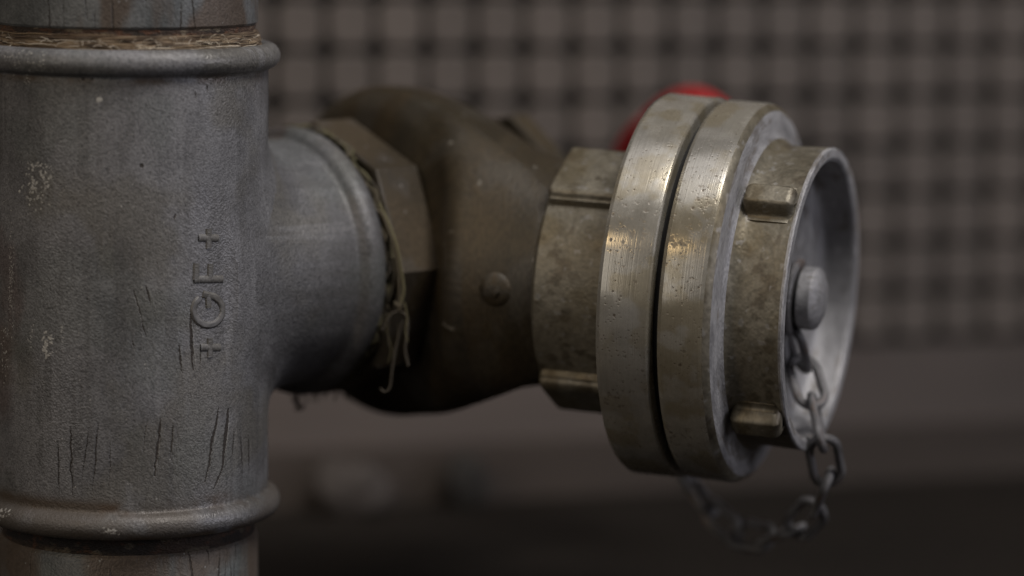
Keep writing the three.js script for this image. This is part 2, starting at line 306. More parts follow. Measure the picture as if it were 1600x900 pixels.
// turned rings: fine grooves round the ring, pits, smears; u round (357 mm), v along the section (60 mm)
const RW = 2048, RH = 384, RLEN = 60;
function ringMaps(s, marks) {
  const rm = maskOf(RW, RH, (g) => {
    for (let i = 0; i < 4600; i++) { const a = rnd(), x = rr(0, RW), y = rr(0, RH); if (vn(x / 60, y / 60, 34, s) < 0.42) continue; g.fillStyle = `rgb(${Math.round(rr(90, 255))},0,0)`; g.beginPath(); g.ellipse(x, y, rr(0.7, a < 0.04 ? 3 : 1.5), rr(0.8, a < 0.04 ? 4 : 1.9), rr(-0.5, 0.5), 0, 7); g.fill(); }
    for (let i = 0; i < 40; i++) { const x = rr(0, RW), y = rr(0, RH); wob(g, 'rgb(120,0,0)', x, y, x + rr(-14, 14), y + rr(-20, 20), rr(0.5, 1), 0.4); }
    for (let i = 0; i < 60; i++) { const x = rr(0, RW), y = rr(0, RH); wob(g, 'rgb(0,150,0)', x, y, x + rr(-10, 10), y + rr(-22, 22), rr(0.4, 0.8), 0.3); }
    marks?.(g);
  });
  return makeMaps(RW, RH, (u, v, o, i, j) => {
    const line = vn(0.5, v * 900, 1, s) * 0.5 + vn(u * 9, v * 600, 9, s + 5) * 0.5, big = fbm(u, v, 12, 0.17, s + 1, 4), mid = fbm(u, v, 90, 0.17, s + 11, 4), fine = vn(u * 900, v * 150, 900, s + 3);
    let c = mix3([0.305, 0.288, 0.248], [0.355, 0.337, 0.295], sst(0.3, 0.7, mid)); c = mix3(c, [0.25, 0.212, 0.135], 0.6 * sst(0.48, 0.66, fbm(u, v, 48, 0.17, s + 21, 5))); c = mix3(c, [0.24, 0.245, 0.26], 0.25 * sst(0.6, 0.72, fbm(u, v, 11, 0.17, s + 31, 4)));
    const dirt = clamp(rm(i, j, 0) + 0.5 * sst(0.66, 0.78, fbm(u, v, 260, 0.17, s + 41, 3)) * sst(0.5, 0.62, fbm(u, v, 14, 0.17, s + 51, 3))), br = rm(i, j, 1);
    const k = 0.86 + 0.16 * line + 0.12 * fine; c = [c[0] * k, c[1] * k, c[2] * k]; c = mix3(c, [0.085, 0.062, 0.042], dirt * 0.85); c = mix3(c, [0.6, 0.58, 0.54], br * 0.6);
    const blue = rm(i, j, 2); c = mix3(c, [0.15, 0.165, 0.2], blue * (0.5 + 0.5 * mid));
    o[0] = c[0]; o[1] = c[1]; o[2] = c[2]; o[3] = 0.5 + 0.2 * (line - 0.5) + 0.1 * (mid - 0.5) - 0.25 * dirt; o[4] = clamp(0.25 + 0.06 * (big - 0.5) + 0.12 * (mid - 0.5) + 0.4 * dirt);
  });
}
const ringPx = (px, py, s0, R) => { const q = onCyl(px, py, outF, R * MM); return [q.phi / (2 * PI) * RW, RH - (q.s / MM - s0) / RLEN * RH]; };
const matRingA = new THREE.MeshPhysicalMaterial({ ...ringMaps(4), bumpScale: 0.00025, metalness: 0.45, roughness: 1, anisotropy: 0.7, anisotropyRotation: PI / 2 });
const matRingB = new THREE.MeshPhysicalMaterial({ ...ringMaps(91, (g) => {
  const bl = (x, y, rx, ry, col) => { const p = ringPx(x, y, 103.5, 56.7); g.fillStyle = col; g.beginPath(); g.ellipse(p[0], p[1], rx, ry, 0, 0, 7); g.fill(); };
  for (let i = 0; i < 160; i++) bl(1066 + rr(-24, 20), 512 + (rnd() + rnd() - 1) * 28, rr(2, 8), rr(2, 8), 'rgba(0,0,255,0.14)');
  for (let i = 0; i < 14; i++) bl(1085 + rr(-7, 8), 433 + rr(-4, 4), rr(2, 4), rr(1.5, 3), 'rgb(110,0,0)');
  for (let i = 0; i < 26; i++) bl(1101 + rr(-6, 6), 358 + rr(-10, 10), rr(1, 2.5), rr(1, 2.5), 'rgb(190,0,0)');
  const a = ringPx(1053, 613, 103.5, 56.7), b = ringPx(1070, 622, 103.5, 56.7); wob(g, 'rgb(220,0,0)', ...a, ...b, 1.8, 0.2);
}), bumpScale: 0.00025, metalness: 0.45, roughness: 1, anisotropy: 0.7, anisotropyRotation: PI / 2 });
const matRubber = new THREE.MeshStandardMaterial({ color: new THREE.Color().setRGB(0.012, 0.012, 0.012), roughness: 0.85 });
const steelMaps = makeMaps(256, 256, (u, v, o) => { const a = fbm(u, v, 6, 1, 4, 4), f = vn(u * 90, v * 90, 90, 8); let c = mix3([0.1, 0.097, 0.1], [0.2, 0.196, 0.2], sst(0.3, 0.7, a)); c = mix3(c, [0.11, 0.06, 0.035], 0.6 * sst(0.6, 0.75, fbm(u, v, 9, 1, 14, 4))); o[0] = c[0]; o[1] = c[1]; o[2] = c[2]; o[3] = 0.5 + 0.4 * (f - 0.5); o[4] = 0.45 + 0.2 * a; });
const matSteel = new THREE.MeshStandardMaterial({ ...steelMaps, bumpScale: 0.0003, metalness: 0.4, roughness: 1 });
const matRed = new THREE.MeshStandardMaterial({ color: new THREE.Color().setRGB(0.32, 0.012, 0.014), roughness: 0.42 });
const matHemp = [[0.23, 0.175, 0.11], [0.15, 0.105, 0.062], [0.38, 0.33, 0.26], [0.08, 0.052, 0.032]].map((c) => new THREE.MeshStandardMaterial({ color: new THREE.Color().setRGB(...c), roughness: 0.9 }));
const hempMaps = makeMaps(1024, 64, (u, v, o) => { const a = fbm(u, v, 40, 0.4, 7, 4), b = vn(u * 60, v * 26, 60, 3), k = 0.45 + 0.9 * b; const c = mix3([0.06, 0.04, 0.025], [0.21, 0.155, 0.1], sst(0.35, 0.68, a)); o[0] = c[0] * k; o[1] = c[1] * k; o[2] = c[2] * k; o[3] = 0.6 * b + 0.4 * a; o[4] = 0.9; });
const matHempCore = new THREE.MeshStandardMaterial({ ...hempMaps, bumpScale: 0.0012, roughness: 1 });
const matOldHemp = [[0.14, 0.125, 0.07], [0.075, 0.062, 0.04], [0.062, 0.052, 0.04]].map((c) => new THREE.MeshStandardMaterial({ color: new THREE.Color().setRGB(...c), roughness: 0.9 }));

// ------------------------------------------------------------------ ground and wall
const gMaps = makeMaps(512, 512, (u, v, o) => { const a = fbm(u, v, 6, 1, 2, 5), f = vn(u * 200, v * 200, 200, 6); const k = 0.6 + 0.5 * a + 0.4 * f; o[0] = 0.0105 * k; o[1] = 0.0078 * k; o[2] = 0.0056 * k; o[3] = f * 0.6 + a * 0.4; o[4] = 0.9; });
const WZ = -0.275;
const GY = onZ(500, 789, WZ).y;
const gmat = new THREE.MeshPhysicalMaterial({ ...gMaps, bumpScale: 0.002, roughness: 1, specularIntensity: 0.4 });
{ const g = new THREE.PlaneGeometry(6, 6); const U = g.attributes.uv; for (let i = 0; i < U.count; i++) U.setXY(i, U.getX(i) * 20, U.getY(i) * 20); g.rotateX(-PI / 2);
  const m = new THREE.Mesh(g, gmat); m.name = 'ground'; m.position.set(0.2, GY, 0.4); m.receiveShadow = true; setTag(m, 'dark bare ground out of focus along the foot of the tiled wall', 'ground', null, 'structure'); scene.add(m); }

const wall = thing('wall', 'blurred wall of small square tiles above a smooth plaster base', 'wall', null, 'structure');
const wyaw = THREE.MathUtils.degToRad(17);                              // recedes to the right
wall.position.copy(onZ(500, 789, WZ)); wall.rotation.y = wyaw;
wall.updateMatrixWorld(true);
const wx = V3(1, 0, 0).applyAxisAngle(UP, wyaw), wn = V3(0, 0, 1).applyAxisAngle(UP, wyaw);
const onWall = (px, py) => { const d = ndc(px, py); const t = wall.position.clone().sub(camera.position).dot(wn) / d.dot(wn); const p = camera.position.clone().addScaledVector(d, t).sub(wall.position); return [p.dot(wx), p.y]; };
const tMaps = makeMaps(256, 256, (u, v, o) => { const a = fbm(u, v, 5, 1, 9, 4); const k = 0.8 + 0.4 * a; o[0] = 0.1 * k; o[1] = 0.083 * k; o[2] = 0.072 * k; o[3] = 0.5; o[4] = 0.7; });
const tileMats = [0.9, 0.96, 1, 1.07].map((k) => new THREE.MeshStandardMaterial({ map: tMaps.map, color: new THREE.Color(k, k, k), roughness: 0.7 }));
const matBed = new THREE.MeshStandardMaterial({ color: new THREE.Color().setRGB(0.01, 0.009, 0.008), roughness: 1 });
const bMaps = makeMaps(1024, 256, (u, v, o) => { const a = fbm(u, v, 12, 0.25, 3, 5), b = fbm(u, v, 60, 0.25, 13, 3); const k = 0.55 + 0.7 * a + 0.2 * b; o[0] = 0.094 * k; o[1] = 0.077 * k; o[2] = 0.069 * k; o[3] = 0.5 * a + 0.5 * b; o[4] = 0.85; });
const matShadeStrip = new THREE.MeshStandardMaterial({ ...bMaps, color: new THREE.Color(0.5, 0.47, 0.43), bumpScale: 0.001, roughness: 1 });  // plaster colour darkened to imitate shade low on the wall
const matBand = new THREE.MeshStandardMaterial({ ...bMaps, bumpScale: 0.001, roughness: 1 });
{
  const [ax, ay] = onWall(509, 79), [bx] = onWall(1045, 68), [, ry] = onWall(1270, 217), [, ry0] = onWall(1268, 61);
  const px = (bx - ax) / 7, py = (ry0 - ry) / 2;                     // pitch of the tiles
  const yb = ay - py * 6;                                            // lowest joint
  const bed = new THREE.BoxGeometry(4, 1.6, 0.05); bed.translate(0, yb + 0.8, -0.025 - 0.004); part('joint_bed', bed, matBed, wall);
  const base = new THREE.BoxGeometry(4, yb - 0.0015 + 0.3, 0.055); base.translate(0, (yb - 0.0015 - 0.3) / 2, -0.0285); part('plaster_base', base, matBand, wall);
  const skh = onWall(505, 700)[1], sk = new THREE.BoxGeometry(4, skh + 0.1, 0.03); sk.translate(0, (skh - 0.1) / 2, -0.009); part('shade_strip', sk, matShadeStrip, wall, 'added dark strip imitating the shade along the foot of the wall');
  const sh = new THREE.Shape(), w = px - 0.0022, hh = py - 0.0022, r = 0.0058;
  sh.moveTo(-w / 2 + r, -hh / 2); sh.lineTo(w / 2 - r, -hh / 2); sh.quadraticCurveTo(w / 2, -hh / 2, w / 2, -hh / 2 + r); sh.lineTo(w / 2, hh / 2 - r); sh.quadraticCurveTo(w / 2, hh / 2, w / 2 - r, hh / 2); sh.lineTo(-w / 2 + r, hh / 2); sh.quadraticCurveTo(-w / 2, hh / 2, -w / 2, hh / 2 - r); sh.lineTo(-w / 2, -hh / 2 + r); sh.quadraticCurveTo(-w / 2, -hh / 2, -w / 2 + r, -hh / 2);
  const tg = new THREE.ExtrudeGeometry(sh, { depth: 0.003, bevelEnabled: true, bevelThickness: 0.0007, bevelSize: 0.0007, bevelOffset: -0.0007, bevelSegments: 1, curveSegments: 4 });
  tg.translate(0, 0, -0.0035); { const U = tg.attributes.uv; for (let i = 0; i < U.count; i++) U.setXY(i, U.getX(i) * 20, U.getY(i) * 20); }
  const far = [];
  for (let j = 0; j < 20; j++) for (let i = -22; i < 40; i++) {
    const x = ax + (i + 0.5) * px, y = yb + (j + 0.5) * py;
    const inView = i >= -3 && i < 20 && j < 9;
    if (inView) { const m = part('tile', tg, tileMats[Math.floor(rnd() * 4)], wall); m.position.set(x, y, rr(-0.0003, 0.0003)); m.rotation.set(rr(-0.01, 0.01), rr(-0.01, 0.01), 0); }
    else { const g = tg.clone(); g.translate(x, y, 0); far.push(g); }
  }
  const m = part('tile_field', mergeGeometries(far), tileMats[2], wall); m.userData.kind = 'stuff';
}
function stone(name, label, px, py, r, col) {
  const g = new THREE.IcosahedronGeometry(1, 4), P = g.attributes.position;
  for (let i = 0; i < P.count; i++) { const v = V3().fromBufferAttribute(P, i), k = 0.8 + 0.35 * vn(v.x * 1.6 + 20, v.y * 1.6 + v.z * 1.3 + 20, 200, 3) + 0.08 * vn(v.x * 6 + 40, v.y * 6 + v.z * 5 + 40, 200, 5); P.setXYZ(i, v.x * k * r[0], v.y * k * r[1], v.z * k * r[2]); }
  g.computeVertexNormals(); const m = new THREE.Mesh(g, new THREE.MeshStandardMaterial({ color: new THREE.Color().setRGB(...col), roughness: 0.9 })); m.name = numbered(name);
  const [x] = onWall(px, py); m.position.copy(wall.position).addScaledVector(wx, x).addScaledVector(wn, r[2] + 0.008); m.position.y = GY + r[1] * 0.75; m.castShadow = m.receiveShadow = true; setTag(m, label, 'stone'); scene.add(m);
}
stone('stone', 'blurred pale stone lying at the wall foot right of the pipe', 532, 760, [0.014, 0.012, 0.01], [0.055, 0.046, 0.041]);
stone('stone', 'blurred dark stone at the wall foot below the brass valve', 712, 740, [0.008, 0.012, 0.008], [0.02, 0.018, 0.016]);

// ------------------------------------------------------------------ pipes
{
  const up = thing('steel_pipe', 'grey scratched steel pipe rising out of the tee fitting at the top', 'pipe');
  part('pipe_wall', lathe([[34, 74.9], [37.4, 74.3], [38, 75], [38.1, 120], [38.1, 340]], 160, 60, 0.6), matPipeTop, up).rotation.y = PI;
  const thr = []; for (let y = 66; y < 75; y += 2.2) thr.push([36.9, y], [37.5, y + 1.1]);
  part('thread', lathe(thr, 160, 14, 1.2), matRust, up, 'rusty brown threaded end of the pipe').rotation.y = PI;
  const lo = thing('steel_pipe', 'stained grey steel pipe running down from the tee fitting at the bottom', 'pipe');
  part('pipe_wall', lathe([[38, GY / MM - 30], [38, -76.4], [37.6, -75.7], [37, -75]], 160, 60, 0.6, 0.1), matPipeLow, lo).rotation.y = PI;
  part('thread', lathe([[37.2, -77], [37.0, -74], [36.9, -66]], 160, 14, 1.2), matDarkRust, lo, 'dark rusty thread in the lower gap').rotation.y = PI;
}

// ------------------------------------------------------------------ tee fitting
const tee = thing('tee_fitting', 'grey cast pipe tee with raised lettering and dark scratches, joining pipes and valve', 'pipe fitting');
{
  const run = (x, y, z) => {
    const r = Math.hypot(x, z); let d = smax(r - 41 , Math.abs(y + 0.5) - 67.5, 1.5);
    const t1 = Math.hypot(r - 40.9, (y - 65.2) * 0.98) - 3.6, t2 = Math.hypot(r - 40.9, (y + 66) * 0.98) - 3.7;
    d = smin(d, Math.min(t1, t2), 0.9);
    return smax(d, 34 - r, 0.5);
  };
  const branch = (x, y, z) => {
    const s = x * CB - z * SB, q = Math.hypot(x * SB + z * CB, y); let d = smax(q - (38.4 - 0.012 * s), s - 65.5, 1); d = Math.max(d, 12 - s);
    const t = Math.hypot(q - 37.6, (s - 62) * 0.8) - 3.5; d = smin(d, t, 1.6); return smax(d, s > 50 ? 33 - q : -9, 0.5);
  };
  const f = (x, y, z) => smin(run(x, y, z), branch(x, y, z), 10);
  const uvOf = (chart, x, y, z) => {
    if (!chart) return [Math.atan2(x, z) / (2 * PI) + 0.5, (y - TY0) / THH];
    const s = x * CB - z * SB, n = x * SB + z * CB; return [Math.atan2(y, n) * 38 / TPER, (s + 30) / THH];
  };
  uvOf.chart = (x, y, z) => (branch(x, y, z) < run(x, y, z) ? 1 : 0);
  part('body', fieldMesh(f, [-47, -74, -78], [78, 72, 47], 0.9, uvOf), matTee, tee);

  // raised strokes: + G F +, reading upwards
  const R = 0.04098, pt = (x, y) => { const q = onCyl(x, y, teeF, R); return V3(R * Math.sin(q.phi), q.s, R * Math.cos(q.phi)); };
  const stroke = (list, w = 0.0011) => {
    const n = []; for (let i = 0; i < list.length - 1; i++) for (let k = 0; k < 6; k++) n.push(pt(mix(list[i][0], list[i + 1][0], k / 6), mix(list[i][1], list[i + 1][1], k / 6))); n.push(pt(...list[list.length - 1]));
    const c = new THREE.CatmullRomCurve3(n), g = new THREE.TubeGeometry(c, 48, w, 8, false), P = g.attributes.position;
    for (let i = 0; i < P.count; i++) { const v = V3().fromBufferAttribute(P, i), r = Math.hypot(v.x, v.z), k = (R + (r - R) * 0.46) / r; P.setXYZ(i, v.x * k, v.y, v.z * k); }
    g.computeVertexNormals(); const U = g.attributes.uv; for (let i = 0; i < U.count; i++) U.setXY(i, 0.05 + U.getX(i) * 0.04, 0.3 + U.getY(i) * 0.02); return g;
  };
  const letter = (...strokes) => part('raised_letter', mergeGeometries(strokes.flatMap((s) => [stroke(s)])), matLetter, tee);
  letter([[313, 543], [344, 543]], [[328, 558], [328, 528]]);
  const arc = []; for (let a = 35; a <= 360; a += 25) { const t = a * PI / 180; arc.push([325 - 23 * Math.sin(t), 485 - 23.5 * Math.cos(t)]); }
  arc.push([325, 461.5]);
  letter(arc, [[325, 461.5], [326, 481]]);
  letter([[303, 437], [348, 436]], [[306, 437], [307, 411]], [[328, 437], [329, 412]]);
  letter([[310, 372], [341, 372]], [[326, 388], [326, 357]]);
}

// ------------------------------------------------------------------ hemp packing in the upper joint
function fibre(points, r, mat, name, parent) { const g = new THREE.TubeGeometry(new THREE.CatmullRomCurve3(points), Math.max(8, points.length * 3), r * MM, 5, false); return part(name, g, mat, parent); }
{
  const h = thing('hemp_packing', 'frayed tan hemp wound round the pipe thread above the top bead', 'hemp packing');
  const strands = [];
  part('core', lathe([[36.5, 72.8], [37.9, 72], [38.5, 70.9], [38.9, 69.4], [38.6, 68.2], [37, 67]], 160, 14, 1.2), matHempCore, h);
  for (let i = 0; i < 120; i++) {
    const a0 = rr(-1.9, 1.7), len = rr(0.25, 1.1), y0 = 68.2 + 4.2 * Math.pow(rnd(), 1.3), r0 = 39.2 - (y0 - 68.2) * 0.33 + rr(-0.35, 0.25), sl = rr(-0.7, 0.7), ph = rr(0, 6), p = [];
    for (let k = 0; k <= 9; k++) { const t = k / 9, a = a0 + len * t; const r = (r0 + 0.14 * Math.sin(k * 1.1 + ph) - 0.5 * (t < 0.1 || t > 0.9)) * MM; p.push(V3(r * Math.sin(a), (y0 + sl * t + 0.14 * Math.sin(k * 1.3 + ph * 2)) * MM, r * Math.cos(a))); }
    fibre(p, 0.07 + 0.26 * rnd() * rnd(), matHemp[y0 > 71 ? (rnd() < 0.7 ? 3 : 1) : Math.floor(rnd() * 4)], 'strand', h);
  }
  for (let i = 0; i < 60; i++) {
    const a = i < 14 ? rr(0.1, 0.8) : rr(-1.2, 1.3), y = rr(69, 71.5), d = rr(-1, 1), L = rr(2, 6), p = [];
    for (let k = 0; k <= 5; k++) { const t = k / 5, r = (38.6 + t * rr(1.5, 2.6)) * MM; p.push(V3(r * Math.sin(a + d * t * L * 0.022), (y + L * 0.55 * t * (i % 3 ? 1 : 0.2) - 1.5 * t * t) * MM, r * Math.cos(a + d * t * L * 0.022))); }
    fibre(p, rr(0.06, 0.13), matHemp[2], 'stray_fibre', h);
  }
}

// ------------------------------------------------------------------ angle valve
const valve = thing('angle_valve', 'dark brown brass valve body with red handwheel, between tee and hose coupling', 'valve');
{
  const m = new THREE.Matrix4();
  const oc = OC.clone().sub(VC).multiplyScalar(1000).toArray(), b = [B.x, B.y, B.z], a = [A.x, A.y, A.z];
  const body = (x, y, z) => {                                        // mm about the valve centre
    const s = x * b[0] + y * b[1] + z * b[2], q = Math.sqrt(Math.max(0, x * x + y * y + z * z - s * s));
    const ss = s - 2, e = (Math.hypot(ss / (ss < 0 ? 0.37 : 0.92), q) - 52) * (ss < 0 ? 0.5 : 0.95);
    const nk = smax(q - 34.5, Math.abs(s + 10) - 22, 2);
    const bk = smax(q - 36.5, Math.abs(s - 22) - 20, 3);
    const X = x - oc[0], Y = y - oc[1], Z = z - oc[2], o = X * a[0] + Y * a[1] + Z * a[2], w = Math.sqrt(Math.max(0, X * X + Y * Y + Z * Z - o * o));
    const out = smax(w - 33.6, Math.abs(o - 54) - 18, 6);
    return smin(smin(smin(e, nk, 3), bk, 14), out, 24);
  };
  const uvOf = (chart, x, y, z) => {
    if (chart) { const o = x * a[0] + y * a[1] + z * a[2]; return [Math.atan2(y, -(x * outF.Z.x + z * outF.Z.z)) / (2 * PI) * 0.7, o / 200]; }
    const s = x * b[0] + z * b[2], n = -(x * inF.Z.x + z * inF.Z.z); return [Math.atan2(y, n) / (2 * PI), s / 200];
  };
  uvOf.chart = (x, y, z) => (x * a[0] + z * a[2] > 42 ? 1 : 0);
  const g = fieldMesh(body, [-58, -60, -58], [96, 62, 68], 1.2, uvOf);
  const bm = part('body', g, matBrass, valve); bm.position.copy(VC);

  const along = (geo, s) => { const o = basis(new THREE.Object3D(), inF); o.position.addScaledVector(B, s * MM); o.updateMatrix(); return geo.applyMatrix4(o.matrix); };
  const ngon = (n, R, h, ch, turn) => {
    const sh = new THREE.Shape(); for (let i = 0; i < n; i++) { const t = turn + i / n * 2 * PI; i ? sh.lineTo(R * MM * Math.cos(t), R * MM * Math.sin(t)) : sh.moveTo(R * MM * Math.cos(t), R * MM * Math.sin(t)); }
    const e = new THREE.ExtrudeGeometry(sh, { depth: (h - 2 * ch) * MM, bevelEnabled: true, bevelThickness: ch * MM, bevelSize: ch * MM, bevelOffset: -ch * MM, bevelSegments: 2 });
    e.translate(0, 0, ch * MM); e.rotateX(-PI / 2); const U = e.attributes.uv; for (let i = 0; i < U.count; i++) U.setXY(i, U.getX(i) * 5, U.getY(i) * 5); return e;
  };
  part('wrench_collar', along(ngon(8, 42.5, 17, 1, 0), 69.5), matCollar, valve, 'octagonal collar facing the tee');
  part('bonnet_nut', along(ngon(8, 42, 9, 1.2, 0.2), 144.5), matBrass, valve);
  part('bonnet_groove', along(lathe([[30, 139], [34, 140], [34, 146], [30, 147]], 64), 0), matBrass, valve);
  part('bonnet', along(lathe([[34, 153], [32, 160], [22, 176], [15, 182], [15, 200], [12, 202], [6, 203]], 64), 0), matBrass, valve);
  part('stem', along(lathe([[5.5, 200], [5.5, 250], [3, 252], [0.01, 252]], 32), 0), matSteel, valve);
  const wheel = new THREE.Group(); wheel.name = 'handwheel'; wheel.userData.label = 'red painted round handwheel'; basis(wheel, inF); wheel.position.addScaledVector(B, 0.2385); wheel.position.y += 0.0068; valve.add(wheel);
  const rim = new THREE.TorusGeometry(0.0325, 0.0058, 20, 120), P = rim.attributes.position;
  for (let i = 0; i < P.count; i++) { const x = P.getX(i), y = P.getY(i), k = 1 + 0.03 * Math.cos(5 * Math.atan2(y, x)); P.setXY(i, x * k, y * k); }
  rim.rotateX(PI / 2); rim.computeVertexNormals(); part('rim', rim, matRed, wheel);
  part('hub', lathe([[0.01, -7], [10, -7], [11, -6], [11, 6], [10, 7], [0.01, 7]], 40), matRed, wheel);
  for (let i = 0; i < 5; i++) { const s = new THREE.CapsuleGeometry(0.0042, 0.022, 4, 10); s.rotateZ(PI / 2); s.translate(0.021, 0, 0); s.scale(1, 0.8, 1.3); s.rotateY(i / 5 * 2 * PI); part('spoke', s, matRed, wheel); }

  const q = onCyl(775, 452, outF, 0.0338), nrm = q.p.clone().sub(OC); nrm.addScaledVector(A, -nrm.dot(A)).normalize();
  const boss = new THREE.Group(); boss.name = 'drain_plug'; boss.position.copy(q.p); boss.quaternion.setFromUnitVectors(UP, nrm); valve.add(boss);
  part('boss', lathe([[6.6, -3], [5.4, 0.3], [4.6, 1.2], [3.2, 1.9], [1.6, 2.3], [0.01, 2.4]], 40, 60, 0.8), matBrass, boss);
  part('plug', lathe([[2.4, 2], [2.1, 3.3], [1.2, 3.6], [0.01, 3.6]], 6, 60, 0.6), matBrass, boss).position.y = -0.0003;
  const d0 = onCyl(769, 487, outF, 0.0339).p, d1 = onCyl(765, 496, outF, 0.0339).p, d2 = onCyl(771, 506, outF, 0.0339).p;
  part('drip', new THREE.TubeGeometry(new THREE.CatmullRomCurve3([d0, d1, d2]), 12, 0.0007, 6), matOldHemp[0], boss.parent, 'dried pale drip below the plug');
}
{ // old hemp in the joint between tee and valve
  const h = thing('hemp_packing', 'olive hemp strands hanging from the joint between tee and valve', 'hemp packing');
  for (let i = 0; i < 22; i++) {
    const p = [], a0 = rr(0.75, 1.4) * PI - 0.3, len = rr(0.4, 1.3), s0 = rr(65.8, 68.8), r0 = rr(37.5, 39.8);
    for (let k = 0; k <= 14; k++) { const t = k / 14, a = a0 + len * t, r = (r0 + 0.6 * Math.sin(k * 1.3 + i)) * MM; p.push(V3().addScaledVector(inF.X, r * Math.sin(a)).addScaledVector(inF.Z, r * Math.cos(a)).addScaledVector(B, (s0 + 0.6 * Math.sin(k * 0.9 + i * 3)) * MM)); }
    fibre(p, rr(0.25, 0.6), matOldHemp[Math.floor(rnd() * 3)], 'strand', h);
  }
  const L = (r, m, z, ...pts) => fibre(pts.map(([x, y, dz = 0]) => onZ(x, y, z + dz)), r, m, 'strand', h);
  const z = -0.014;
  L(0.42, matOldHemp[0], z - 0.002, [592, 318, -0.004], [606, 345, -0.002], [620, 385], [628, 430], [631, 455], [625, 478]);
  L(0.45, matOldHemp[1], z - 0.002, [596, 330, -0.003], [612, 375], [622, 430], [624, 470], [622, 482]);
  L(0.38, matOldHemp[2], z, [598, 516], [606, 500], [614, 489], [626, 487], [635, 494], [637, 515], [633, 545], [638, 572]);
  L(0.34, matOldHemp[2], z, [630, 500], [622, 530], [613, 575], [608, 608], [601, 613], [594, 607]);
  for (let i = 0; i < 6; i++) { const x = rr(600, 634), y = rr(470, 510), l = rr(20, 95), d = rr(-16, 10); L(rr(0.08, 0.2), matOldHemp[i % 3], z + rr(-0.004, 0.002), [x, y], [x + d * 0.3 + rr(-4, 4), y + l * 0.4], [x + d * 0.8 + rr(-5, 5), y + l * 0.75], [x + d, y + l]); }
  L(0.7, matOldHemp[1], z, [616, 472], [622, 478], [628, 476], [624, 484]);
  L(0.5, matOldHemp[2], z - 0.03, [470, 612], [462, 626], [470, 640], [476, 632]);
  L(0.35, matOldHemp[1], z - 0.03, [462, 614], [468, 632], [460, 642]);
  for (let i = 0; i < 8; i++) { const x = 452 + i * 12; L(0.3, matOldHemp[1], z - 0.03, [x, 606], [x + rr(-6, 6), 616], [x + rr(-8, 8), rr(618, 630)]); }
  // frayed clumps on top of the joint
  for (let i = 0; i < 14; i++) { const a = rr(0.35, 0.62) * PI, p = []; for (let k = 0; k <= 6; k++) { const t = k / 6, aa = a + 0.25 * t, r = (39.5 + 1.6 * Math.sin(PI * t) * rr(0.6, 1.2)) * MM; p.push(V3().addScaledVector(inF.X, r * Math.sin(aa)).addScaledVector(inF.Z, r * Math.cos(aa)).addScaledVector(B, (rr(66, 69)) * MM)); } fibre(p, rr(0.3, 0.8), matOldHemp[i % 3], 'strand', h); }
}

// ------------------------------------------------------------------ hose coupling on the valve outlet
// a grip lug: flared section pushed along the axis; local x = round, y = out, z = along
function lugGeo(wid, high, len, R, taper = 0.8, flare = 0.22) {
  const s = new THREE.Shape(), w = wid / 2 * MM, h = high * MM, f = wid * flare * MM, in_ = -2 * MM;
  s.moveTo(-w - f, in_); s.lineTo(-w - f, 0); s.quadraticCurveTo(-w, 0, -w * 0.98, h * 0.35); s.quadraticCurveTo(-w * taper, h, -w * 0.55, h); s.lineTo(w * 0.55, h); s.quadraticCurveTo(w * taper, h, w * 0.98, h * 0.35); s.quadraticCurveTo(w, 0, w + f, 0); s.lineTo(w + f, in_); s.lineTo(-w - f, in_);
  const bv = Math.min(2.3, high * 0.47) * MM;
  const g = new THREE.ExtrudeGeometry(s, { depth: len * MM - bv * 2, bevelEnabled: true, bevelThickness: bv, bevelSize: bv, bevelOffset: -bv, bevelSegments: 4, curveSegments: 8 });
  g.translate(0, R * MM, bv); const P = g.attributes.position, U = g.attributes.uv; for (let i = 0; i < U.count; i++) U.setXY(i, (P.getX(i) + P.getY(i)) * 4, P.getZ(i) * 8);
  return creased(g, 0.7);
}
function addLug(parent, geo, deg, s, mat) {                          // deg above the side facing the camera
  const m = part('grip_lug', geo, mat, parent), t = PI - deg * PI / 180;              // phi of the lathe frame
  const out = V3(Math.sin(t), 0, Math.cos(t)), axis = V3(0, 1, 0), side = out.clone().cross(axis);
  m.quaternion.setFromRotationMatrix(new THREE.Matrix4().makeBasis(side, out, axis)); m.position.set(0, s * MM, 0); return m;
}
{
  const c = thing('hose_coupling', 'aluminium hose coupling with wide locking ring and lugged collar on the brass valve', 'hose coupling');
  basis(c, outF);
  const col = part('collar', lathe([[33.8, 64.5], [35.6, 64], [37, 65.2], [37.2, 70], [37.2, 96]], 180, 140, 0.5), matCast, c);
  const lg = lugGeo(25, 3.0, 25, 36.9, 0.97, 0.02);
  for (const d of [62, 180, 298]) { addLug(col, lg, d, 65, matCast); }
  part('locking_ring', lathe([[36, 92.5], [50, 91.2], [54.6, 90.4], ...arcPts(56, 92, 1.6, 250, 180, 1).slice(0, 0), [56.6, 91.0], [57.4, 92.2], [57.2, 105.6], [56.9, 106.2], [56.2, 106.6], [53.2, 106.8], [50, 106.6], [44, 106]], 240, RLEN, 0.45, 0), matRingA, c);
  part('gasket', lathe([[52.2, 104], [52.6, 105], [52.6, 110], [52.2, 111]], 160), matRubber, c);
}

